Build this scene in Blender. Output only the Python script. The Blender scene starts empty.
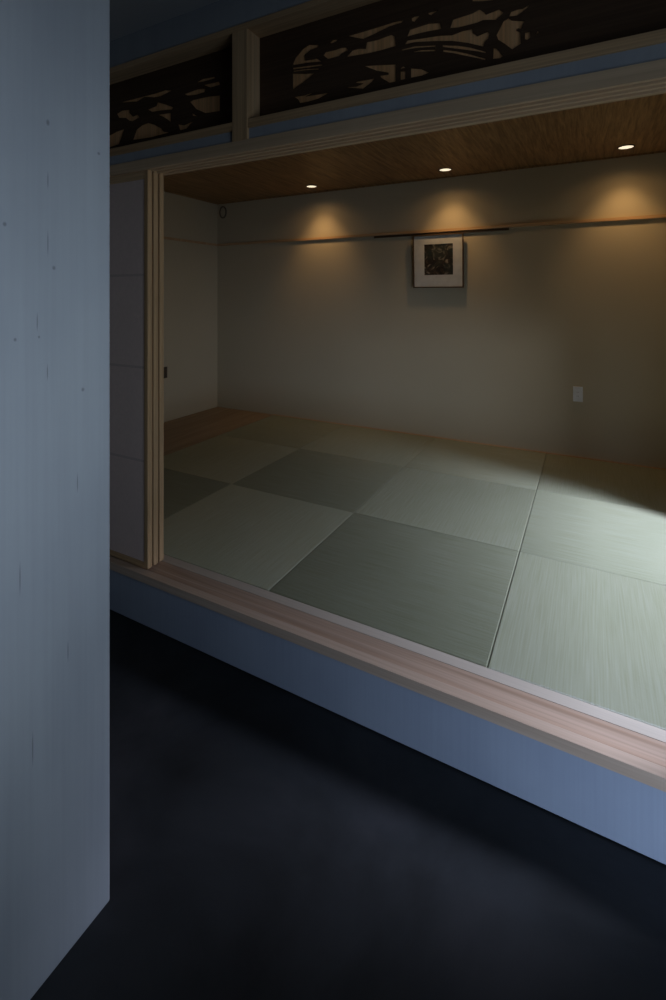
import bpy, bmesh, math, random
from mathutils import Vector, Matrix

scene = bpy.context.scene
COL = scene.collection
R = math.radians
EYE = 1.557                      # camera height above the mortar floor
ZT = 0.257                       # tatami level

# ------------------------------------------------------------------ camera
cam_data = bpy.data.cameras.new('camera')
cam = bpy.data.objects.new('camera', cam_data)
COL.objects.link(cam)
cam.location = (0.0, 0.0, EYE)
cam.rotation_euler = (R(90), 0.0, R(28.09))
cam_data.sensor_fit = 'AUTO'
cam_data.sensor_width = 36.0
cam_data.lens = 17.35
cam_data.shift_y = -0.2035
cam_data.clip_start = 0.02
scene.camera = cam

# ------------------------------------------------------------------ view, world, daylight
scene.view_settings.view_transform = 'Standard'
scene.view_settings.look = 'None'
scene.view_settings.exposure = 0.0
scene.view_settings.gamma = 1.0
scene.view_settings.use_curve_mapping = False
scene.cycles.use_denoising = True
scene.cycles.max_bounces = 10
scene.cycles.diffuse_bounces = 6
scene.cycles.sample_clamp_indirect = 4.0

world = bpy.data.worlds.new('world')
scene.world = world
world.use_nodes = True
bg = world.node_tree.nodes['Background']
bg.inputs['Color'].default_value = (0.35, 0.5, 0.8, 1)
bg.inputs['Strength'].default_value = 0.02


def area(name, loc, target, sx, sy, power, color, spread=180.0):
    d = bpy.data.lights.new(name, 'AREA')
    d.shape = 'RECTANGLE'
    d.size, d.size_y = sx, sy
    d.energy = power
    d.color = color
    d.spread = R(spread)
    o = bpy.data.objects.new(name, d)
    COL.objects.link(o)
    o.location = loc
    o.rotation_euler = (Vector(target) - Vector(loc)).to_track_quat('-Z', 'Y').to_euler()
    return o


# daylight from the entry window and the low garden window, plus added fill lamps
area('entry_daylight', (1.36, 0.25, 1.28), (-1.09, 0.45, 1.22), 1.2, 0.8, 3.0, (0.70, 0.84, 1.0), 58.0)
area('entry_wide_fill', (1.37, 0.25, 1.30), (-1.09, 0.45, 1.30), 1.2, 0.9, 6.4, (0.68, 0.83, 1.0), 150.0)  # second, wide lamp in the entry window, added for the transoms and sill
area('entry_low_fill', (1.37, 0.20, 0.17), (0.30, 1.60, 0.10), 0.8, 0.20, 3.9, (0.56, 0.72, 1.0), 66.0)  # unseen low lamp, added to brighten the riser
area('garden_daylight', (1.85, 2.80, 1.95), (-0.3, 2.70, 0.25), 0.4, 1.0, 134.0, (0.67, 0.755, 1.0), 150.0)
area('garden_wall_fill', (2.60, 1.40, 0.92), (-1.2, 4.3, 0.8), 1.1, 0.7, 12.0, (0.82, 0.88, 1.0), 120.0)  # second lamp outside, added to brighten the lower far wall
SPOT_POWER = 9.5
SPILL_POWER = 2.6
SPOT_COLOR = (1.0, 0.605, 0.27)


# ------------------------------------------------------------------ material helpers
def mat_new(name):
    m = bpy.data.materials.new(name)
    m.use_nodes = True
    nt = m.node_tree
    return m, nt, nt.nodes['Principled BSDF']


def N(nt, kind, **kw):
    n = nt.nodes.new(kind)
    for k, v in kw.items():
        if k in n.inputs:
            n.inputs[k].default_value = v
        else:
            setattr(n, k, v)
    return n


def ramp(nt, fac, stops):
    r = nt.nodes.new('ShaderNodeValToRGB')
    e = r.color_ramp.elements
    while len(e) < len(stops):
        e.new(0.5)
    for el, (p, c) in zip(e, stops):
        el.position = p
        el.color = (*c, 1) if len(c) == 3 else c
    nt.links.new(fac, r.inputs['Fac'])
    return r


def coords(nt, scale, src='Object', loc=(0, 0, 0)):
    tc = nt.nodes.new('ShaderNodeTexCoord')
    mp = nt.nodes.new('ShaderNodeMapping')
    mp.inputs['Scale'].default_value = scale
    mp.inputs['Location'].default_value = loc
    nt.links.new(tc.outputs[src], mp.inputs['Vector'])
    return mp.outputs['Vector']


def mixc(nt, fac, a, b, blend='MIX'):
    m = nt.nodes.new('ShaderNodeMix')
    m.data_type = 'RGBA'
    m.blend_type = blend
    for sock, v in ((m.inputs[0], fac), (m.inputs[6], a), (m.inputs[7], b)):
        if hasattr(v, 'is_output'):
            nt.links.new(v, sock)
        elif isinstance(v, (int, float)):
            sock.default_value = v
        else:
            sock.default_value = (*v, 1)
    return m.outputs[2]


def bump(nt, height, bsdf, strength=0.2, dist=0.002):
    b = N(nt, 'ShaderNodeBump')
    b.inputs['Strength'].default_value = strength
    b.inputs['Distance'].default_value = dist
    nt.links.new(height, b.inputs['Height'])
    nt.links.new(b.outputs['Normal'], bsdf.inputs['Normal'])


def plain(name, color, rough=0.6, spec=0.3, metal=0.0):
    """one colour with a faint mottling"""
    m, nt, b = mat_new(name)
    v = coords(nt, (1, 1, 1))
    n = N(nt, 'ShaderNodeTexNoise', Scale=14.0, Detail=4.0)
    nt.links.new(v, n.inputs['Vector'])
    lo = tuple(c * 0.92 for c in color)
    hi = tuple(min(1, c * 1.06) for c in color)
    r = ramp(nt, n.outputs['Fac'], [(0.3, lo), (0.7, hi)])
    nt.links.new(r.outputs['Color'], b.inputs['Base Color'])
    b.inputs['Roughness'].default_value = rough
    b.inputs['Specular IOR Level'].default_value = spec
    b.inputs['Metallic'].default_value = metal
    return m


def wood(name, dark, light, axis='X', rough=0.5, fine=60.0, band=14.0, spec=0.3, streak=0.5, run=0.7):
    """straight-grained timber; the grain runs along the given axis"""
    m, nt, b = mat_new(name)
    long_ = {'X': 0, 'Y': 1, 'Z': 2}[axis]
    s1 = [band] * 3
    s1[long_] = run
    s2 = [fine * 2.2] * 3
    s2[long_] = 2.0 * run / 0.7
    n1 = N(nt, 'ShaderNodeTexNoise', Scale=1.0, Detail=5.0, Distortion=0.6)
    nt.links.new(coords(nt, s1), n1.inputs['Vector'])
    n2 = N(nt, 'ShaderNodeTexNoise', Scale=1.0, Detail=3.0)
    nt.links.new(coords(nt, s2), n2.inputs['Vector'])
    r1 = ramp(nt, n1.outputs['Fac'], [(0.32, dark), (0.68, light)])
    r2 = ramp(nt, n2.outputs['Fac'], [(0.35, (1 - streak * 0.5,) * 3), (0.65, (1, 1, 1))])
    c = mixc(nt, 1.0, r1.outputs['Color'], r2.outputs['Color'], 'MULTIPLY')
    nt.links.new(c, b.inputs['Base Color'])
    b.inputs['Roughness'].default_value = rough
    b.inputs['Specular IOR Level'].default_value = spec
    bump(nt, n2.outputs['Fac'], b, 0.12, 0.001)
    return m


def stained(name, dark, light, axis='Z', knots=(), plane='YZ', rough=0.6, spec=0.3):
    """blue-grey stained softwood board with a few small knots"""
    m, nt, b = mat_new(name)
    long_ = {'X': 0, 'Y': 1, 'Z': 2}[axis]
    s1 = [4.0] * 3
    s1[long_] = 0.6
    s2 = [90.0] * 3
    s2[long_] = 1.6
    n1 = N(nt, 'ShaderNodeTexNoise', Scale=1.0, Detail=6.0, Distortion=0.8)
    nt.links.new(coords(nt, s1), n1.inputs['Vector'])
    n2 = N(nt, 'ShaderNodeTexNoise', Scale=1.0, Detail=3.0)
    nt.links.new(coords(nt, s2), n2.inputs['Vector'])
    n3 = N(nt, 'ShaderNodeTexNoise', Scale=2.3, Detail=5.0)
    nt.links.new(coords(nt, (1, 1, 1)), n3.inputs['Vector'])
    r1 = ramp(nt, n1.outputs['Fac'], [(0.3, dark), (0.7, light)])
    r2 = ramp(nt, n2.outputs['Fac'], [(0.3, (0.955,) * 3), (0.6, (1, 1, 1))])
    r3 = ramp(nt, n3.outputs['Fac'], [(0.3, (0.86, 0.87, 0.90)), (0.7, (1, 1, 1))])
    c = mixc(nt, 1.0, r1.outputs['Color'], r2.outputs['Color'], 'MULTIPLY')
    c = mixc(nt, 1.0, c, r3.outputs['Color'], 'MULTIPLY')
    for (ky, kz, ry, rz) in knots:
        tc = nt.nodes.new('ShaderNodeTexCoord')
        sep = nt.nodes.new('ShaderNodeSeparateXYZ')
        nt.links.new(tc.outputs['Object'], sep.inputs[0])
        cmb = nt.nodes.new('ShaderNodeCombineXYZ')
        nt.links.new(sep.outputs['Y' if plane == 'YZ' else 'X'], cmb.inputs['X'])
        nt.links.new(sep.outputs['Z'], cmb.inputs['Y'])
        mp = nt.nodes.new('ShaderNodeMapping')
        mp.inputs['Scale'].default_value = (1 / ry, 1 / rz, 1)
        mp.inputs['Location'].default_value = (-ky / ry, -kz / rz, 0)
        nt.links.new(cmb.outputs[0], mp.inputs['Vector'])
        vm = N(nt, 'ShaderNodeVectorMath', operation='LENGTH')
        nt.links.new(mp.outputs[0], vm.inputs[0])
        mr = N(nt, 'ShaderNodeMapRange')
        mr.inputs['From Min'].default_value = 0.4
        mr.inputs['From Max'].default_value = 1.0
        mr.inputs['To Min'].default_value = 0.5
        mr.inputs['To Max'].default_value = 0.0
        nt.links.new(vm.outputs['Value'], mr.inputs['Value'])
        c = mixc(nt, mr.outputs['Result'], c, (0.06, 0.055, 0.06))
    nt.links.new(c, b.inputs['Base Color'])
    b.inputs['Roughness'].default_value = rough
    b.inputs['Specular IOR Level'].default_value = spec
    bump(nt, n2.outputs['Fac'], b, 0.10, 0.001)
    return m


def mortar(name):
    m, nt, b = mat_new(name)
    n1 = N(nt, 'ShaderNodeTexNoise', Scale=1.7, Detail=8.0, Roughness=0.6, Distortion=0.4)
    nt.links.new(coords(nt, (1, 1, 1)), n1.inputs['Vector'])
    n2 = N(nt, 'ShaderNodeTexNoise', Scale=60.0, Detail=4.0)
    nt.links.new(coords(nt, (1, 1, 1)), n2.inputs['Vector'])
    r1 = ramp(nt, n1.outputs['Fac'], [(0.35, (0.015, 0.016, 0.017)), (0.5, (0.026, 0.028, 0.031)), (0.70, (0.044, 0.044, 0.049))])
    nt.links.new(r1.outputs['Color'], b.inputs['Base Color'])
    r2 = ramp(nt, n1.outputs['Fac'], [(0.3, (0.62,) * 3), (0.7, (0.5,) * 3)])
    nt.links.new(r2.outputs['Color'], b.inputs['Roughness'])
    b.inputs['Specular IOR Level'].default_value = 0.25
    bump(nt, n2.outputs['Fac'], b, 0.15, 0.001)
    return m


def plaster(name, color, rough=0.9):
    m, nt, b = mat_new(name)
    n1 = N(nt, 'ShaderNodeTexNoise', Scale=2.0, Detail=4.0)
    nt.links.new(coords(nt, (1, 1, 1)), n1.inputs['Vector'])
    n2 = N(nt, 'ShaderNodeTexNoise', Scale=220.0, Detail=3.0)
    nt.links.new(coords(nt, (1, 1, 1)), n2.inputs['Vector'])
    r1 = ramp(nt, n1.outputs['Fac'], [(0.3, tuple(c * 0.96 for c in color)), (0.7, color)])
    nt.links.new(r1.outputs['Color'], b.inputs['Base Color'])
    b.inputs['Roughness'].default_value = rough
    b.inputs['Specular IOR Level'].default_value = 0.15
    bump(nt, n2.outputs['Fac'], b, 0.15, 0.001)
    return m


def rush(name):
    """woven rush straw; the ribs themselves are modelled in the mat"""
    m, nt, b = mat_new(name)
    uv = coords(nt, (1, 1, 1), 'UV')
    n1 = N(nt, 'ShaderNodeTexNoise', Scale=1.0, Detail=4.0)
    nt.links.new(coords(nt, (4.0, 160.0, 1.0), 'UV'), n1.inputs['Vector'])
    n2 = N(nt, 'ShaderNodeTexNoise', Scale=2.5, Detail=3.0)
    nt.links.new(uv, n2.inputs['Vector'])
    r1 = ramp(nt, n1.outputs['Fac'], [(0.3, (0.28, 0.29, 0.185)), (0.7, (0.348, 0.356, 0.262))])
    r2 = ramp(nt, n2.outputs['Fac'], [(0.3, (0.94, 0.95, 0.93)), (0.7, (1, 1, 1))])
    c = mixc(nt, 1.0, r1.outputs['Color'], r2.outputs['Color'], 'MULTIPLY')
    nt.links.new(c, b.inputs['Base Color'])
    b.inputs['Roughness'].default_value = 0.40
    b.inputs['Specular IOR Level'].default_value = 0.6
    return m


def emitter(name, color, strength):
    m, nt, b = mat_new(name)
    b.inputs['Base Color'].default_value = (0.8, 0.75, 0.65, 1)
    b.inputs['Emission Color'].default_value = (*color, 1)
    b.inputs['Emission Strength'].default_value = strength
    return m


def paper(name):
    m, nt, b = mat_new(name)
    n1 = N(nt, 'ShaderNodeTexNoise', Scale=35.0, Detail=5.0, Distortion=1.5)
    nt.links.new(coords(nt, (1, 1, 1)), n1.inputs['Vector'])
    r1 = ramp(nt, n1.outputs['Fac'], [(0.3, (0.68, 0.53, 0.47)), (0.7, (0.73, 0.57, 0.505))])
    c = r1.outputs['Color']
    tc = nt.nodes.new('ShaderNodeTexCoord')
    sep = nt.nodes.new('ShaderNodeSeparateXYZ')
    nt.links.new(tc.outputs['Object'], sep.inputs[0])
    for zz in (0.510, 0.959, 1.404):                 # overlapped joins between the paper sheets
        mt = N(nt, 'ShaderNodeMath', operation='COMPARE')
        nt.links.new(sep.outputs['Z'], mt.inputs[0])
        mt.inputs[1].default_value = zz
        mt.inputs[2].default_value = 0.006
        c = mixc(nt, mt.outputs[0], c, (0.58, 0.45, 0.40))
    nt.links.new(c, b.inputs['Base Color'])
    b.inputs['Roughness'].default_value = 0.85
    b.inputs['Specular IOR Level'].default_value = 0.1
    return m


def abstract_print(name):
    """dark mottled abstract print"""
    m, nt, b = mat_new(name)
    n1 = N(nt, 'ShaderNodeTexNoise', Scale=11.0, Detail=6.0, Distortion=2.2)
    nt.links.new(coords(nt, (1, 1, 1), loc=(3.1, 0, 1.7)), n1.inputs['Vector'])
    n2 = N(nt, 'ShaderNodeTexNoise', Scale=6.0, Detail=2.0, Distortion=1.0)
    nt.links.new(coords(nt, (1, 1, 1), loc=(0.4, 0, 5.2)), n2.inputs['Vector'])
    r1 = ramp(nt, n1.outputs['Fac'], [(0.42, (0.014, 0.012, 0.010)), (0.56, (0.07, 0.045, 0.028)), (0.66, (0.34, 0.31, 0.24))])
    r2 = ramp(nt, n2.outputs['Fac'], [(0.42, (0, 0, 0)), (0.6, (1, 1, 1))])
    c = mixc(nt, r2.outputs['Color'], r1.outputs['Color'], (0.02, 0.04, 0.035))
    c = mixc(nt, 0.45, c, r1.outputs['Color'])
    nt.links.new(c, b.inputs['Base Color'])
    b.inputs['Roughness'].default_value = 0.5
    return m


KNOTS = ((0.678, 1.623, 0.005, 0.006), (0.593, 1.464, 0.004, 0.005), (0.75, 1.33, 0.005, 0.006), (0.572, 1.71, 0.005, 0.006), (0.644, 1.466, 0.003, 0.004), (0.664, 1.954, 0.005, 0.009), (0.793, 1.917, 0.005, 0.005), (0.663, 1.384, 0.0018, 0.022), (0.664, 1.679, 0.0018, 0.034), (0.64, 1.5, 0.0018, 0.025), (0.736, 1.107, 0.0018, 0.028), (0.664, 1.822, 0.0018, 0.023), (0.603, 0.944, 0.0018, 0.043), (0.712, 0.716, 0.0018, 0.03), (0.63, 0.553, 0.0018, 0.044))

M = {
    'blue_wall': stained('blue_stained_board', (0.335, 0.358, 0.385), (0.385, 0.408, 0.435), 'Z', KNOTS),
    'blue_x': stained('blue_stained_riser', (0.325, 0.365, 0.44), (0.355, 0.395, 0.47), 'Z', (), 'XZ'),
    'hinoki_x': wood('pale_cypress_along', (0.52, 0.325, 0.165), (0.66, 0.44, 0.245), 'X'),
    'hinoki_z': wood('pale_cypress_upright', (0.52, 0.325, 0.165), (0.66, 0.44, 0.245), 'Z'),
    'track': wood('pale_cypress_track', (0.60, 0.42, 0.26), (0.72, 0.53, 0.345), 'X', streak=0.25),
    'sill_nose': wood('pale_cypress_nosing', (0.48, 0.345, 0.25), (0.61, 0.465, 0.355), 'X', streak=0.2),
    'sill_run': wood('reddish_cypress', (0.49, 0.325, 0.22), (0.66, 0.48, 0.36), 'X', band=45.0, streak=0.4),
    'pale_edge': wood('whitish_cypress', (0.47, 0.405, 0.325), (0.54, 0.47, 0.385), 'X', streak=0.15),
    'plank': wood('brown_board', (0.34, 0.24, 0.15), (0.44, 0.32, 0.205), 'Y', band=10.0),
    'ceiling': wood('brown_ceiling_veneer', (0.23, 0.125, 0.05), (0.46, 0.265, 0.115), 'Y', band=40.0, fine=60.0, streak=0.6, run=2.5),
    'plaster': plaster('warm_grey_plaster', (0.505, 0.44, 0.31)),
    'hall_ceiling': plaster('blue_grey_ceiling', (0.34, 0.35, 0.36)),
    'mortar': mortar('dark_mortar'),
    'rush': rush('woven_rush'),
    'paper': paper('shoji_paper'),
    'carved': wood('dark_carved_wood', (0.080, 0.045, 0.025), (0.105, 0.062, 0.036), 'X', rough=0.7, spec=0.15),
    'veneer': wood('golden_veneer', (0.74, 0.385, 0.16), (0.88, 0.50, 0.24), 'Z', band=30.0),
    'bronze': plain('dark_bronze', (0.13, 0.09, 0.055), 0.45, 0.4, 0.4),
    'frame': plain('dark_brown_frame', (0.11, 0.07, 0.04), 0.4, 0.4),
    'mat': plain('white_mat_board', (0.62, 0.62, 0.58), 0.8, 0.2),
    'print': abstract_print('dark_print'),
    'plate': plain('grey_white_plate', (0.74, 0.77, 0.78), 0.5, 0.4),
    'dark_plate': plain('dark_brown_plate', (0.08, 0.06, 0.042), 0.5, 0.4),
    'rim': plain('brown_rim', (0.16, 0.13, 0.09), 0.6, 0.2),
    'dark_gap': plain('black_gap', (0.012, 0.012, 0.013), 0.9, 0.1),
    'ring': plain('dark_lamp_ring', (0.05, 0.035, 0.025), 0.5, 0.4),
    'lamp': emitter('lamp_face', (1.0, 0.85, 0.60), 1.1),
    'steel': plain('brushed_steel', (0.5, 0.5, 0.5), 0.35, 0.5, 1.0),
}


# ------------------------------------------------------------------ mesh helpers
def bx(bm, x0, x1, y0, y1, z0, z1, bev=0.0):
    v = [bm.verts.new((x, y, z)) for z in (z0, z1) for y in (y0, y1) for x in (x0, x1)]
    fs = [(0, 2, 3, 1), (4, 5, 7, 6), (0, 1, 5, 4), (1, 3, 7, 5), (3, 2, 6, 7), (2, 0, 4, 6)]
    faces = [bm.faces.new([v[i] for i in f]) for f in fs]
    if bev > 0:
        edges = list({e for f in faces for e in f.edges})
        bmesh.ops.bevel(bm, geom=edges, offset=bev, segments=2, affect='EDGES', profile=0.6)


def prism_x(bm, prof, x0, x1):
    """extrude a closed (y, z) profile along X"""
    a = [bm.verts.new((x0, y, z)) for y, z in prof]
    b = [bm.verts.new((x1, y, z)) for y, z in prof]
    n = len(prof)
    for i in range(n):
        j = (i + 1) % n
        bm.faces.new((a[i], a[j], b[j], b[i]))
    bm.faces.new(a[::-1])
    bm.faces.new(b)
    bmesh.ops.recalc_face_normals(bm, faces=bm.faces[:])


def lathe(bm, prof, segs=40, axis='Z', sx=1.0, sy=1.0):
    """revolve (radius, height) points; a zero radius closes the shape"""
    rings = []
    for r, h in prof:
        ring = []
        for k in range(segs if r > 0 else 1):
            a = 2 * math.pi * k / segs
            p = (r * math.cos(a) * sx, r * math.sin(a) * sy, h)
            if axis == 'Y':
                p = (p[0], h, p[1])
            ring.append(bm.verts.new(p))
        rings.append(ring)
    for A, B in zip(rings, rings[1:]):
        for k in range(segs):
            q = (k + 1) % segs
            vs = [A[k % len(A)], A[q % len(A)], B[q % len(B)], B[k % len(B)]]
            vs = list(dict.fromkeys(vs))
            if len(vs) >= 3:
                bm.faces.new(vs)
    bmesh.ops.recalc_face_normals(bm, faces=bm.faces[:])


def obj(name, bm, mat, parent=None, smooth=False):
    me = bpy.data.meshes.new(name)
    bm.to_mesh(me)
    bm.free()
    me.materials.append(M[mat])
    if smooth:
        for p in me.polygons:
            p.use_smooth = True
    o = bpy.data.objects.new(name, me)
    COL.objects.link(o)
    if parent:
        o.parent = parent
    return o


def box_obj(name, mat, dims, parent=None, bev=0.0):
    bm = bmesh.new()
    bx(bm, *dims, bev)
    return obj(name, bm, mat, parent)


def struct(o, label=None, cat=None):
    o['kind'] = 'structure'
    if label:
        o['label'] = label
    if cat:
        o['category'] = cat
    return o


def tag(o, label, cat, group=None):
    o['label'] = label
    o['category'] = cat
    if group:
        o['group'] = group
    return o


def thing(name, loc, label, cat, group=None):
    o = bpy.data.objects.new(name, None)
    o.empty_display_size = 0.05
    COL.objects.link(o)
    o.location = loc
    return tag(o, label, cat, group)


# ------------------------------------------------------------------ setting: entry hall
ZK0, ZK1 = 2.160, 2.210          # head track bottom (front edge) and top
CEIL_H = 2.829                   # hall ceiling
CEIL_T = 2.652                   # tatami-room ceiling
HX0, HX1 = -3.05, 1.30           # hall
TX0, TX1 = -3.88, 0.62           # tatami room
YB = 4.374                       # far wall

struct(box_obj('floor', 'mortar', (HX0 - 0.1, HX1 + 0.1, -1.7, 1.60, -0.10, 0.0)),
       'dark smooth mortar floor of the entry hall', 'floor')
struct(box_obj('wall_left', 'blue_wall', (-1.212, -1.092, -1.6, 0.826, 0.0, CEIL_H), None, 0.005),
       'blue-grey stained knotty board wall filling the near side', 'wall')
struct(box_obj('wall_hall', 'blue_wall', (HX0 - 0.1, HX0, -1.7, 1.60, 0.0, CEIL_H)), 'blue-grey wall at the hall end behind the board wall', 'wall')
bm = bmesh.new()
bx(bm, HX0, HX1, -1.7, -1.6, 0, CEIL_H)
struct(obj('wall_rear', bm, 'blue_wall'), 'blue-grey wall behind the viewpoint', 'wall')
struct(box_obj('ceiling', 'hall_ceiling', (HX0 - 0.1, HX1 + 0.1, -1.7, 1.599, CEIL_H, CEIL_H + 0.1)),
       'blue-grey ceiling of the entry hall', 'ceiling')
# entry-side wall with its window opening (Y -0.4 to 0.9, Z 0.95 to 2.05)
bm = bmesh.new()
WY0, WY1, WZ0, WZ1 = -0.42, 0.92, 0.92, 2.08
bx(bm, HX1, HX1 + 0.1, -1.7, WY0, 0, CEIL_H)
bx(bm, HX1, HX1 + 0.1, WY1, 1.60, 0, CEIL_H)
bx(bm, HX1, HX1 + 0.1, WY0, WY1, 0, 0.05)
bx(bm, HX1, HX1 + 0.1, WY0, WY1, 0.29, WZ0)  # slot left open beneath, made for the added riser lamp
bx(bm, HX1, HX1 + 0.1, WY0, WY1, WZ1, CEIL_H)
struct(obj('wall_entry', bm, 'blue_wall'), 'blue-grey wall holding the entry window', 'wall')

# riser below the sill, with a strip coloured black for the shade at its foot
struct(box_obj('wall_riser', 'blue_x', (HX0, HX1, 1.589, 1.640, 0.005, 0.2200)),
       'low blue-grey board riser between the mortar floor and the wooden sill', 'wall')
struct(box_obj('riser_shade_strip', 'dark_gap', (HX0, HX1, 1.604, 1.640, 0.0, 0.005)),
       'recessed strip coloured black as the shadow gap at the foot of the riser', 'baseboard')

# sill: nosing, running board with two shallow grooves, pale edge strip against the mats
SX0, SX1 = HX0, HX1
bm = bmesh.new()
bx(bm, SX0, SX1, 1.568, 1.606, 0.2200, ZT, 0.0015)
struct(obj('trim_1', bm, 'sill_nose'), 'pale wooden nosing along the front of the sill', 'sill')
bm = bmesh.new()
g = []
y = 1.6065
for c in ():
    g += [(y, ZT - 0.0005), (c - 0.0015, ZT - 0.0005), (c - 0.0015, ZT - 0.003), (c + 0.0015, ZT - 0.003), (c + 0.0015, ZT - 0.0005)]
    y = c + 0.0016
prof = [(1.6065, 0.2235), (1.6940, 0.2235), (1.6940, ZT - 0.0005)] + [p for p in reversed(g)]
clean = []
for p in prof:
    if not clean or (abs(p[0] - clean[-1][0]) + abs(p[1] - clean[-1][1])) > 1e-5:
        clean.append(p)
prism_x(bm, clean, SX0, SX1)
struct(obj('trim_2', bm, 'sill_run'), 'reddish-grained wooden sill board with shallow grooves', 'sill')
bm = bmesh.new()
bx(bm, SX0, SX1, 1.6955, 1.743, 0.2235, ZT, 0.001)
struct(obj('trim_3', bm, 'pale_edge'), 'whitish wooden strip between the sill and the mats', 'trim')

# front wall: board beyond the stacked screens, the band above the head track, the wall over the transoms
bm = bmesh.new()
bx(bm, HX0, -2.86, 1.602, 1.70, ZT, CEIL_H)
bx(bm, HX0, HX1, 1.606, 1.70, ZK1, 2.258)
bx(bm, HX0, HX1, 1.600, 1.70, 2.692, CEIL_H)
bx(bm, 0.70, HX1, 1.602, 1.70, ZT, CEIL_H)
struct(obj('wall_front', bm, 'blue_wall'), 'blue-grey board wall over and beside the wide opening', 'wall')

# head track with three grooves in its underside
gr = [1.621, 1.657, 1.693]
prof = [(1.596, ZK1), (1.596, ZK0)]
slope = -0.004
for c in gr:
    for yy, dz in ((c - 0.0105, 0), (c - 0.0105, 0.014), (c + 0.0105, 0.014), (c + 0.0105, 0)):
        prof.append((yy, ZK0 + dz))
prof += [(1.726, ZK0), (1.726, ZK1)]
bm = bmesh.new()
prism_x(bm, prof, -2.86, 0.70)
struct(obj('trim_4', bm, 'track'), 'pale wooden head track with three sliding grooves over the opening', 'lintel')

# transom rails and the post between the transoms
bm = bmesh.new()
bx(bm, -2.86, 0.70, 1.597, 1.715, 2.258, 2.294, 0.0015)
struct(obj('trim_5', bm, 'hinoki_x'), 'wooden rail under the carved transoms', 'trim')
bm = bmesh.new()
bx(bm, -2.86, 0.70, 1.592, 1.715, 2.668, 2.694, 0.0015)
struct(obj('trim_6', bm, 'hinoki_x'), 'wooden rail over the carved transoms', 'trim')
bm = bmesh.new()
bx(bm, -1.334, -1.254, 1.594, 1.715, 2.2105, 2.690, 0.002)
struct(obj('trim_7', bm, 'hinoki_z'), 'short wooden post between the two carved transoms', 'post')
bm = bmesh.new()
bx(bm, 0.62, 0.70, 1.596, 1.745, ZT, ZK0, 0.002)
struct(obj('trim_8', bm, 'hinoki_z'), 'wooden jamb post at the far end of the opening', 'post')

# ------------------------------------------------------------------ setting: tatami room
bm = bmesh.new()
bx(bm, TX0 - 0.1, TX0, 1.70, YB + 0.1, 0.0, CEIL_T + 0.05)
struct(obj('wall_alcove', bm, 'plaster'), 'plain plaster side wall beyond the stacked screens', 'wall')
bm = bmesh.new()
bx(bm, TX0, TX1 + 0.1, YB, YB + 0.1, 0.0, CEIL_T + 0.05)
struct(obj('wall_back', bm, 'plaster'), 'long warm-grey plaster wall washed by three downlights', 'wall')
# garden-side wall with the low window
GY0, GY1, GZ0, GZ1 = 1.88, 3.35, ZT + 0.03, ZT + 0.95
bm = bmesh.new()
bx(bm, TX1, TX1 + 0.1, 1.745, GY0, 0, CEIL_T + 0.05)
bx(bm, TX1, TX1 + 0.1, GY1, YB, 0, CEIL_T + 0.05)
bx(bm, TX1, TX1 + 0.1, GY0, GY1, 0, GZ0)
bx(bm, TX1, TX1 + 0.1, GY0, GY1, GZ1, CEIL_T + 0.05)
struct(obj('wall_garden', bm, 'plaster'), 'plaster wall holding the low garden window', 'wall')
# inner face of the wall between hall and room beyond the opening, and above it
bm = bmesh.new()
bx(bm, TX0, -2.865, 1.701, 1.743, 0.0, CEIL_T + 0.05)
bx(bm, TX0, TX1, 1.730, 1.760, 2.20, CEIL_T + 0.05)
struct(obj('wall_inner', bm, 'plaster'), 'plaster facing the tatami room above and beside the opening', 'wall')
bm = bmesh.new()
bx(bm, TX0, TX1, 1.7605, YB, CEIL_T, CEIL_T + 0.05)
struct(obj('ceiling_room', bm, 'ceiling'), 'brown streaked wood-veneer ceiling of the tatami room', 'ceiling')
bm = bmesh.new()
bx(bm, TX0 - 0.1, TX1 + 0.1, 1.745, YB + 0.1, 0.10, ZT - 0.045)
struct(obj('floor_base', bm, 'dark_gap'), 'subfloor under the mats', 'floor')
# boarded strip along the alcove side
bm = bmesh.new()
PX = -3.0726
bx(bm, TX0, PX - 0.003, 1.745, YB - 0.001, ZT - 0.0445, ZT + 0.001, 0.001)
struct(obj('floor_plank', bm, 'plank'), 'brown boarded floor strip along the alcove wall', 'floor')
# thin edging where mats meet the far wall
bm = bmesh.new()
bx(bm, PX, TX1, YB - 0.016, YB - 0.0005, ZT - 0.0445, ZT + 0.006, 0.001)
struct(obj('baseboard_back', bm, 'hinoki_x'), 'thin pale edging along the foot of the far wall', 'baseboard')
# shallow dark joint under the ceiling
bm = bmesh.new()
bx(bm, TX0, TX1, YB - 0.012, YB - 0.0005, CEIL_T - 0.012, CEIL_T - 0.0005)
bx(bm, TX0 + 0.0005, TX0 + 0.012, 1.77, YB - 0.0125, CEIL_T - 0.012, CEIL_T - 0.0005)
struct(obj('trim_9', bm, 'ceiling'), 'thin dark bead under the wooden ceiling', 'trim')
# picture moulding round the walls
ZR0, ZR1 = EYE + 0.592, EYE + 0.617
bm = bmesh.new()
bx(bm, TX0, TX1, YB - 0.020, YB - 0.0005, ZR0, ZR1, 0.0015)
bx(bm, TX0 + 0.0005, TX0 + 0.020, 1.77, YB - 0.021, ZR0, ZR1, 0.0015)
struct(obj('trim_10', bm, 'hinoki_x'), 'slim wooden moulding running round the plaster walls', 'trim')
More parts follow.
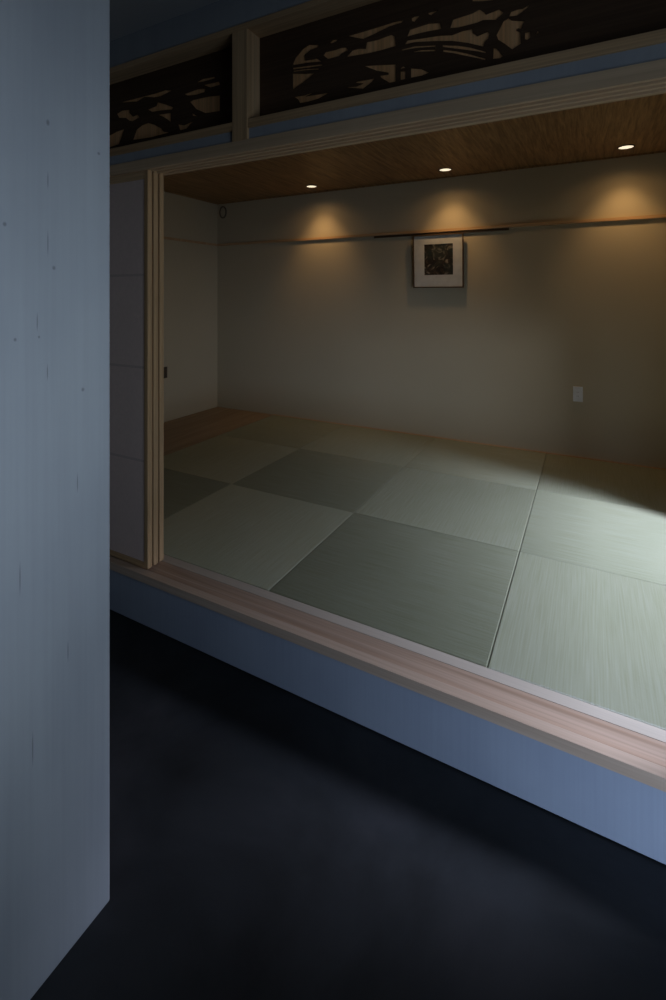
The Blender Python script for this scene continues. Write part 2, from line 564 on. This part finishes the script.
# garden window frame
bm = bmesh.new()
bx(bm, TX1 + 0.02, TX1 + 0.06, GY0, GY0 + 0.03, GZ0, GZ1)
bx(bm, TX1 + 0.02, TX1 + 0.06, GY1 - 0.03, GY1, GZ0, GZ1)
bx(bm, TX1 + 0.02, TX1 + 0.06, GY0 + 0.03, GY1 - 0.03, GZ0, GZ0 + 0.03)
bx(bm, TX1 + 0.02, TX1 + 0.06, GY0 + 0.03, GY1 - 0.03, GZ1 - 0.03, GZ1)
struct(obj('window_1', bm, 'hinoki_z'), 'low garden window frame', 'window')
bm = bmesh.new()
bx(bm, HX1 + 0.01, HX1 + 0.05, WY0, WY0 + 0.03, WZ0, WZ1)
bx(bm, HX1 + 0.01, HX1 + 0.05, WY1 - 0.03, WY1, WZ0, WZ1)
bx(bm, HX1 + 0.01, HX1 + 0.05, WY0 + 0.03, WY1 - 0.03, WZ0, WZ0 + 0.03)
bx(bm, HX1 + 0.01, HX1 + 0.05, WY0 + 0.03, WY1 - 0.03, WZ1 - 0.03, WZ1)
struct(obj('window_2', bm, 'hinoki_z'), 'entry window frame', 'window')

# ------------------------------------------------------------------ tatami mats
XC = [-3.0726, -2.1968, -1.2551, -0.3191, 0.615]
YR = [1.7451, 2.6186, 3.5024, YB - 0.0165]
MAT_LABELS = {
    (0, 0): 'dark green rush mat beside the stacked screens, touching the front sill',
    (1, 0): 'pale grey-green rush mat touching the sill, next to the stacked screens',
    (2, 0): 'dark olive rush mat at the middle of the sill, its weave running along the sill',
    (3, 0): 'pale green daylit rush mat touching the sill where it nears the camera',
    (0, 1): 'brownish green rush mat in the middle row, against the boarded floor strip',
    (1, 1): 'dark green rush mat in the middle row, ringed by paler mats',
    (2, 1): 'pale grey-green rush mat in the middle row, beside the brightest mat',
    (3, 1): 'brightest rush mat, white with window light, in the middle row',
    (0, 2): 'dark rush mat by the far wall, in the corner of the boarded floor strip',
    (1, 2): 'dim brownish rush mat by the far wall, below the downlight nearest the alcove corner',
    (2, 2): 'yellowish green rush mat by the far wall, below the framed print',
    (3, 2): 'shadowed brown rush mat by the far wall, below the wall outlet',
}
RIB, RIB_H = 0.0026, 0.00082


def rush_mat(w, h):
    """a mat of half sizes w, h whose woven top is a row of rounded ribs along X"""
    n = max(1, round(2 * h / RIB))
    prof = [(-h, -0.0445), (-h, -0.0035)]
    for k in range(n):
        for q in range(0 if k == 0 else 1, 6):
            t_ = q / 5
            v = -h + 2 * h * (k + t_) / n
            edge = min(1.0, (h - abs(v)) / 0.006)
            prof.append((v, -0.0030 * (1 - edge) ** 2 - RIB_H * (1 - math.sin(math.pi * t_) ** 0.8)))
    prof += [(h, -0.0035), (h, -0.0445)]
    bm = bmesh.new()
    e = 0.004
    cols = [(-w, 0.0015), (-w + e, 0.0), (w - e, 0.0), (w, 0.0015)]
    rows = []
    for x, drop in cols:
        rows.append([bm.verts.new((x, v, z - (drop if z > -0.04 else 0))) for v, z in prof])
    for A, B in zip(rows, rows[1:]):
        for q in range(len(prof) - 1):
            bm.faces.new((A[q], B[q], B[q + 1], A[q + 1]))
        bm.faces.new((A[-1], B[-1], B[0], A[0]))
    bm.faces.new(rows[0])
    bm.faces.new(rows[-1][::-1])
    bmesh.ops.recalc_face_normals(bm, faces=bm.faces[:])
    return bm


for (i, j), lab in MAT_LABELS.items():
    x0, x1, y0, y1 = XC[i], XC[i + 1], YR[j], YR[j + 1]
    w, h = (x1 - x0) / 2 - 0.0012, (y1 - y0) / 2 - 0.0012
    along_y = (i + j) % 2 == 1
    bm = rush_mat(h, w) if along_y else rush_mat(w, h)       # ribs along local X
    uvl = bm.loops.layers.uv.new('UVMap')
    ox, oy = i * 1.37, j * 2.11
    for f in bm.faces:
        for lp in f.loops:
            lp[uvl].uv = (lp.vert.co.x + ox, lp.vert.co.y + oy)
    if along_y:
        bmesh.ops.rotate(bm, cent=(0, 0, 0), matrix=Matrix.Rotation(R(90), 3, 'Z'), verts=bm.verts[:])
    o = obj('tatami_mat', bm, 'rush')
    o.location = ((x0 + x1) / 2, (y0 + y1) / 2, ZT)
    tag(o, lab, 'tatami mat', 'borderless square mats covering the room floor')

# ------------------------------------------------------------------ sliding paper screens stacked open
SW, ZS0, ZS1 = 0.98, ZT, ZK0 + 0.008
SCREENS = [
    (1.621, 'frontmost of three stacked sliding screens, showing its white paper face', 'front'),
    (1.657, 'middle of three stacked sliding screens, only its wooden edge showing between the others', 'mid'),
    (1.693, 'innermost of three stacked sliding screens, its wooden edge nearest the mats', 'back'),
]
for yc, lab, _ in SCREENS:
    t = thing('sliding_screen', (-1.858, yc, ZS0), lab, 'sliding screen', 'sliding paper screens stacked at the end of the opening')
    H = ZS1 - ZS0
    d = 0.013
    for x0, x1 in ((-0.024, 0.0), (-SW, -SW + 0.024)):
        bm = bmesh.new()
        bx(bm, x0, x1, -d, d, 0.001, H - 0.009, 0.0015)
        # tongue that rides in the head groove
        bx(bm, x0 + 0.001, x1 - 0.001, -0.008, 0.008, H - 0.0089, H + 0.004)
        obj('stile', bm, 'hinoki_z', t)
    bm = bmesh.new()
    bx(bm, -SW + 0.0242, -0.0242, -d, d, 0.001, 0.028, 0.0015)
    obj('bottom_rail', bm, 'hinoki_x', t)
    bm = bmesh.new()
    bx(bm, -SW + 0.0242, -0.0242, -d, d, H - 0.048, H - 0.009, 0.0015)
    obj('top_rail', bm, 'hinoki_x', t)
    bm = bmesh.new()
    bx(bm, -SW + 0.0242, -0.0242, -0.0095, -0.0085, 0.0285, H - 0.0485)
    obj('paper_panel', bm, 'paper', t)
    bm = bmesh.new()
    for zz in (0.45, 0.885, 1.32):
        bx(bm, -SW + 0.0242, -0.0242, -0.008, 0.006, zz, zz + 0.009)
    for k in range(1, 3):
        xx = -SW + k * SW / 3
        bx(bm, xx - 0.004, xx + 0.004, -0.0079, 0.0058, 0.0285, H - 0.0485)
    obj('lattice', bm, 'hinoki_z', t)

# ------------------------------------------------------------------ carved transoms
LEFT_CUTS = [
    [(-2.170, 2.507), (-2.133, 2.517), (-2.074, 2.511), (-2.074, 2.495), (-2.050, 2.472), (-2.012, 2.476), (-2.000, 2.458), (-2.050, 2.448), (-2.078, 2.456), (-2.101, 2.473), (-2.153, 2.482)],
    [(-2.145, 2.560), (-2.016, 2.559), (-1.896, 2.557), (-1.823, 2.560), (-1.774, 2.548), (-1.852, 2.535), (-1.896, 2.538), (-1.962, 2.554), (-2.016, 2.541)],
    [(-2.240, 2.401), (-2.174, 2.415), (-2.113, 2.419), (-2.129, 2.386), (-2.153, 2.346), (-2.240, 2.340)],
    [(-2.050, 2.352), (-2.023, 2.401), (-1.985, 2.416), (-1.940, 2.420), (-1.896, 2.404), (-1.845, 2.377), (-1.831, 2.360), (-1.795, 2.349), (-1.918, 2.345)],
    [(-1.940, 2.487), (-1.881, 2.494), (-1.874, 2.511), (-1.823, 2.491), (-1.767, 2.466), (-1.774, 2.457), (-1.852, 2.466), (-1.910, 2.469)],
    [(-1.866, 2.448), (-1.781, 2.443), (-1.781, 2.397), (-1.809, 2.417), (-1.838, 2.435)],
    [(-1.692, 2.515), (-1.612, 2.522), (-1.561, 2.514), (-1.568, 2.499), (-1.620, 2.497), (-1.673, 2.504)],
    [(-1.620, 2.554), (-1.583, 2.563), (-1.510, 2.559), (-1.503, 2.549), (-1.575, 2.549)],
    [(-1.572, 2.533), (-1.482, 2.532), (-1.476, 2.513), (-1.532, 2.513)],
    [(-1.658, 2.471), (-1.642, 2.477), (-1.546, 2.475), (-1.475, 2.467), (-1.476, 2.395), (-1.561, 2.401), (-1.620, 2.431)],
    [(-1.646, 2.416), (-1.611, 2.395), (-1.642, 2.403)],
    [(-1.735, 2.378), (-1.696, 2.368), (-1.665, 2.374), (-1.627, 2.379), (-1.658, 2.365), (-1.680, 2.349), (-1.723, 2.348)],
]
RIGHT_CUTS = [
    [(-1.086, 2.519), (-1.071, 2.543), (-1.037, 2.570), (-1.008, 2.580), (-0.960, 2.568), (-0.966, 2.560), (-1.002, 2.556), (-1.028, 2.543), (-1.025, 2.520), (-0.985, 2.516), (-0.974, 2.517), (-0.949, 2.498), (-1.014, 2.508), (-1.077, 2.513)],
    [(-1.086, 2.504), (-1.014, 2.496), (-0.946, 2.487), (-0.946, 2.481), (-1.008, 2.487), (-1.083, 2.496)],
    [(-1.083, 2.491), (-1.014, 2.484), (-0.960, 2.473), (-0.963, 2.469), (-1.019, 2.479), (-1.083, 2.486)],
    [(-1.086, 2.480), (-1.025, 2.466), (-0.980, 2.459), (-1.037, 2.432), (-1.086, 2.413)],
    [(-1.077, 2.381), (-1.031, 2.379), (-0.985, 2.383), (-0.997, 2.378), (-1.022, 2.373), (-0.924, 2.368), (-0.922, 2.364), (-0.963, 2.352), (-1.014, 2.349), (-1.051, 2.351), (-1.060, 2.368)],
    [(-0.911, 2.565), (-0.897, 2.572), (-0.873, 2.570), (-0.884, 2.561), (-0.903, 2.559)],
    [(-0.941, 2.522), (-0.930, 2.532), (-0.892, 2.530), (-0.860, 2.532), (-0.839, 2.529), (-0.831, 2.515), (-0.860, 2.508), (-0.871, 2.501), (-0.919, 2.501)],
    [(-0.830, 2.570), (-0.781, 2.571), (-0.721, 2.572), (-0.634, 2.574), (-0.602, 2.571), (-0.611, 2.563), (-0.658, 2.562), (-0.721, 2.549), (-0.766, 2.542), (-0.801, 2.557)],
    [(-0.838, 2.490), (-0.812, 2.510), (-0.786, 2.510), (-0.756, 2.503), (-0.751, 2.527), (-0.706, 2.525), (-0.653, 2.530), (-0.639, 2.521), (-0.634, 2.483), (-0.692, 2.481), (-0.746, 2.482)],
    [(-0.761, 2.438), (-0.711, 2.430), (-0.634, 2.416), (-0.635, 2.352), (-0.658, 2.352), (-0.694, 2.380), (-0.696, 2.387), (-0.663, 2.384), (-0.663, 2.391), (-0.711, 2.409)],
    [(-0.845, 2.373), (-0.796, 2.367), (-0.766, 2.372), (-0.801, 2.382), (-0.791, 2.385), (-0.746, 2.383), (-0.716, 2.382), (-0.731, 2.370), (-0.766, 2.352)],
    [(-0.616, 2.398), (-0.606, 2.403), (-0.597, 2.394), (-0.613, 2.394)],
    [(-0.616, 2.385), (-0.597, 2.383), (-0.597, 2.353), (-0.616, 2.353)],
    [(-0.576, 2.388), (-0.538, 2.377), (-0.507, 2.357), (-0.534, 2.352), (-0.576, 2.353)],
    [(-0.573, 2.570), (-0.562, 2.573), (-0.542, 2.570), (-0.562, 2.553), (-0.572, 2.558)],
    [(-0.511, 2.572), (-0.472, 2.572), (-0.500, 2.560), (-0.509, 2.565)],
    [(-0.590, 2.506), (-0.580, 2.530), (-0.549, 2.532), (-0.509, 2.533), (-0.469, 2.525), (-0.463, 2.501), (-0.509, 2.505), (-0.558, 2.507)],
    [(-0.613, 2.465), (-0.562, 2.465), (-0.485, 2.450), (-0.485, 2.444), (-0.558, 2.457), (-0.608, 2.460)],
    [(-0.580, 2.447), (-0.535, 2.445), (-0.485, 2.435), (-0.485, 2.428), (-0.535, 2.438)],
    [(-0.599, 2.480), (-0.590, 2.493), (-0.526, 2.486), (-0.469, 2.480), (-0.427, 2.471), (-0.389, 2.476), (-0.357, 2.474), (-0.354, 2.460), (-0.340, 2.445), (-0.304, 2.452), (-0.300, 2.443), (-0.304, 2.427), (-0.316, 2.418), (-0.320, 2.404), (-0.340, 2.414), (-0.373, 2.430), (-0.427, 2.450), (-0.495, 2.466), (-0.562, 2.479)],
    [(-0.433, 2.496), (-0.423, 2.524), (-0.389, 2.526), (-0.357, 2.528), (-0.332, 2.534), (-0.316, 2.520), (-0.312, 2.511), (-0.269, 2.517), (-0.254, 2.501), (-0.279, 2.483), (-0.292, 2.487), (-0.320, 2.494), (-0.340, 2.490), (-0.365, 2.490), (-0.406, 2.491)],
    [(-0.459, 2.444), (-0.406, 2.429), (-0.365, 2.413), (-0.340, 2.400), (-0.311, 2.385), (-0.312, 2.380), (-0.340, 2.393), (-0.373, 2.405), (-0.459, 2.437)],
    [(-0.457, 2.427), (-0.414, 2.412), (-0.373, 2.394), (-0.340, 2.376), (-0.312, 2.362), (-0.314, 2.357), (-0.340, 2.370), (-0.373, 2.384), (-0.419, 2.405), (-0.457, 2.419)],
    [(-0.288, 2.355), (-0.286, 2.391), (-0.277, 2.388), (-0.256, 2.357), (-0.265, 2.352)],
    [(-0.277, 2.433), (-0.265, 2.454), (-0.254, 2.474), (-0.239, 2.479), (-0.229, 2.469), (-0.187, 2.455), (-0.194, 2.447), (-0.200, 2.432), (-0.209, 2.437), (-0.214, 2.432), (-0.201, 2.421), (-0.201, 2.384), (-0.227, 2.372), (-0.250, 2.396), (-0.271, 2.415)],
    [(-0.237, 2.483), (-0.231, 2.498), (-0.209, 2.500), (-0.194, 2.498), (-0.176, 2.506), (-0.179, 2.497), (-0.194, 2.488), (-0.212, 2.479)],
    [(-0.188, 2.396), (-0.187, 2.417), (-0.172, 2.417), (-0.172, 2.396), (-0.181, 2.391)],
    [(-0.156, 2.400), (-0.150, 2.414), (-0.145, 2.409)],
    [(-0.356, 2.577), (-0.288, 2.557), (-0.288, 2.552), (-0.324, 2.559), (-0.356, 2.568)],
]



def plate_with_holes(name, outer, holes, y0, y1, mat, parent):
    """flat board in the XZ plane with cut-outs, given real thickness"""
    cu = bpy.data.curves.new(name, 'CURVE')
    cu.dimensions = '2D'
    cu.fill_mode = 'BOTH'
    cu.extrude = (y1 - y0) / 2
    for pts in [outer] + holes:
        sp = cu.splines.new('POLY')
        sp.points.add(len(pts) - 1)
        for p, (x, z) in zip(sp.points, pts):
            p.co = (x, z, 0, 1)
        sp.use_cyclic_u = True
    tmp = bpy.data.objects.new(name + '_outline', cu)
    COL.objects.link(tmp)
    dg = bpy.context.evaluated_depsgraph_get()
    me = bpy.data.meshes.new_from_object(tmp.evaluated_get(dg))
    bpy.data.objects.remove(tmp)
    bpy.data.curves.remove(cu)
    me.transform(Matrix.Translation((0, (y0 + y1) / 2, 0)) @ Matrix.Rotation(R(90), 4, 'X'))
    me.materials.clear()
    me.materials.append(M[mat])
    me.name = name
    o = bpy.data.objects.new(name, me)
    COL.objects.link(o)
    o.parent = parent
    return o


def transom(x0, x1, cuts, label):
    z0, z1 = 2.2945, 2.6675
    xm = (x0 + x1) / 2
    t = thing('carved_transom', (xm, 1.68, z0), label, 'transom', 'carved openwork transoms over the opening')
    loc = lambda p: (p[0] - xm, p[1] - z0)
    outer = [loc(p) for p in ((x0, z0), (x1, z0), (x1, z1), (x0, z1))]
    plate_with_holes('carved_board', outer, [[loc(p) for p in c] for c in cuts], 0.0, 0.004, 'carved', t)
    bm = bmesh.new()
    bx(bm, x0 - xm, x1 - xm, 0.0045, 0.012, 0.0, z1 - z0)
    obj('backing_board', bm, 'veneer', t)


transom(-2.855, -1.3345, LEFT_CUTS, 'shorter dark carved transom with a pine cut-out, between the board wall and the post')
transom(-1.2535, 0.695, RIGHT_CUTS, 'long dark carved transom with pine, roof and arched bridge cut-outs')

# ------------------------------------------------------------------ hanging rail and framed print
t = thing('hanging_rail', (-1.243, YB - 0.0005, EYE + 0.571), 'thin dark metal picture rail fixed under the wooden moulding', 'picture rail')
bm = bmesh.new()
prism_x(bm, [(0.0, 0.0), (0.0, 0.020), (-0.016, 0.020), (-0.016, 0.014), (-0.006, 0.014), (-0.006, 0.006), (-0.016, 0.006), (-0.016, 0.0)], -0.625, 0.625)
obj('track', bm, 'bronze', t)
for xx in (-0.628, 0.625):
    bm = bmesh.new()
    bx(bm, xx, xx + 0.003, -0.017, 0.0, -0.0005, 0.0205)
    obj('end_cap', bm, 'bronze', t)

PW, PH = 0.466, 0.487
t = thing('framed_print', (-1.228, YB - 0.020, 1.637), 'square dark abstract print in a white mat and thin dark frame', 'framed picture')
t.rotation_euler = (R(1.6), 0, 0)
fw, fd = 0.010, 0.022
w, h = PW / 2, PH
for nm, dims in (('frame_stile', (-w, -w + fw, -fd, 0, 0, h)), ('frame_stile', (w - fw, w, -fd, 0, 0, h)),
                 ('frame_rail', (-w + fw, w - fw, -fd, 0, 0, fw)), ('frame_rail', (-w + fw, w - fw, -fd, 0, h - fw, h))):
    bm = bmesh.new()
    bx(bm, *dims, 0.001)
    obj(nm, bm, 'frame', t)
bm = bmesh.new()
ax0, ax1, az0, az1 = -0.128, 0.138, 0.118, 0.400
bx(bm, -w + fw, w - fw, -0.012, -0.008, fw, az0)
bx(bm, -w + fw, w - fw, -0.012, -0.008, az1, h - fw)
bx(bm, -w + fw, ax0, -0.012, -0.008, az0, az1)
bx(bm, ax1, w - fw, -0.012, -0.008, az0, az1)
obj('mat_board', bm, 'mat', t)
bm = bmesh.new()
bx(bm, ax0 - 0.01, ax1 + 0.01, -0.0079, -0.006, az0 - 0.01, az1 + 0.01)
obj('print_sheet', bm, 'print', t)
bm = bmesh.new()
bx(bm, -w + fw, w - fw, -0.0055, -0.002, fw, h - fw)
obj('backing', bm, 'frame', t)
for sx in (-0.14, 0.14):
    bm = bmesh.new()
    bx(bm, sx - 0.004, sx + 0.004, 0.0, 0.004, h - 0.05, h - 0.02)
    obj('hanger', bm, 'steel', t)

# ------------------------------------------------------------------ recessed downlights
for xx, lab in ((-2.440, 'small round downlight nearest the alcove corner, lit, in the wooden ceiling'),
                (-1.102, 'small round downlight over the framed print, lit, in the wooden ceiling'),
                (0.231, 'small round downlight farthest from the alcove corner, lit, in the wooden ceiling')):
    yy = 4.12
    t = thing('downlight', (xx, yy, CEIL_T), lab, 'downlight', 'recessed downlights along the far wall')
    bm = bmesh.new()
    lathe(bm, [(0.049, -0.001), (0.050, -0.006), (0.058, -0.004), (0.059, -0.0005), (0.049, -0.0005), (0.049, -0.001)])
    obj('trim_ring', bm, 'ring', t, True)
    bm = bmesh.new()
    lathe(bm, [(0, -0.002), (0.0485, -0.002), (0.0485, -0.0006), (0, -0.0006)])
    obj('lamp_face', bm, 'lamp', t)
    ld = bpy.data.lights.new('downlight_beam', 'SPOT')
    ld.energy = SPOT_POWER
    ld.color = SPOT_COLOR
    ld.spot_size = R(80)
    ld.spot_blend = 1.0
    ld.shadow_soft_size = 0.035
    lo = bpy.data.objects.new('downlight_beam', ld)
    COL.objects.link(lo)
    lo.parent = t
    lo.location = (0, 0, -0.045)
    lo.rotation_euler = (R(14), 0, 0)                     # tipped towards the wall
    ls = bpy.data.lights.new('downlight_spill', 'SPOT')
    ls.energy = SPILL_POWER
    ls.color = SPOT_COLOR
    ls.spot_size = R(156)
    ls.spot_blend = 1.0
    ls.shadow_soft_size = 0.035
    lq = bpy.data.objects.new('downlight_spill', ls)
    COL.objects.link(lq)
    lq.parent = t
    lq.location = (0, 0, -0.045)
    lq.rotation_euler = (0, 0, 0)

# ------------------------------------------------------------------ small wall fittings
t = thing('wall_outlet', (-0.088, YB, EYE - 0.789), 'grey-white outlet plate low on the far plaster wall', 'outlet', None)
bm = bmesh.new()
bx(bm, -0.035, 0.035, -0.014, -0.0005, -0.06, 0.06, 0.002)
obj('cover_plate', bm, 'plate', t)
bm = bmesh.new()
bx(bm, -0.017, 0.017, -0.0165, -0.0142, -0.034, 0.034, 0.001)
ins = obj('socket_insert', bm, 'plate', t)
for zz in (0.015, -0.015):
    for sx in (-0.006, 0.006):
        bm = bmesh.new()
        bx(bm, sx - 0.001, sx + 0.001, -0.0171, -0.0166, zz - 0.0045, zz + 0.0045)
        obj('slot', bm, 'dark_gap', ins)

t = thing('wall_outlet', (TX0, 3.565, EYE - 0.785), 'dark brown outlet plate on the side wall, half hidden by the screen edge', 'outlet', None)
bm = bmesh.new()
bx(bm, 0.0005, 0.012, -0.035, 0.035, -0.058, 0.058, 0.002)
obj('cover_plate', bm, 'dark_plate', t)
bm = bmesh.new()
bx(bm, 0.0122, 0.0145, -0.017, 0.017, -0.034, 0.034, 0.001)
obj('socket_insert', bm, 'dark_plate', t)

t = thing('vent_cap', (-3.79, YB, EYE + 0.985), 'small oval dark-rimmed cap high in the alcove corner of the far wall', 'vent')
bm = bmesh.new()
lathe(bm, [(0.050, -0.0005), (0.050, -0.014), (0.046, -0.018), (0.040, -0.014), (0.040, -0.0005), (0.050, -0.0005)], 40, 'Y', 1.0, 1.45)
obj('rim', bm, 'rim', t, True)
bm = bmesh.new()
lathe(bm, [(0, -0.008), (0.030, -0.008), (0.0395, -0.004), (0.0395, -0.0006), (0, -0.0006)], 40, 'Y', 1.0, 1.45)
obj('cover', bm, 'plaster', t)
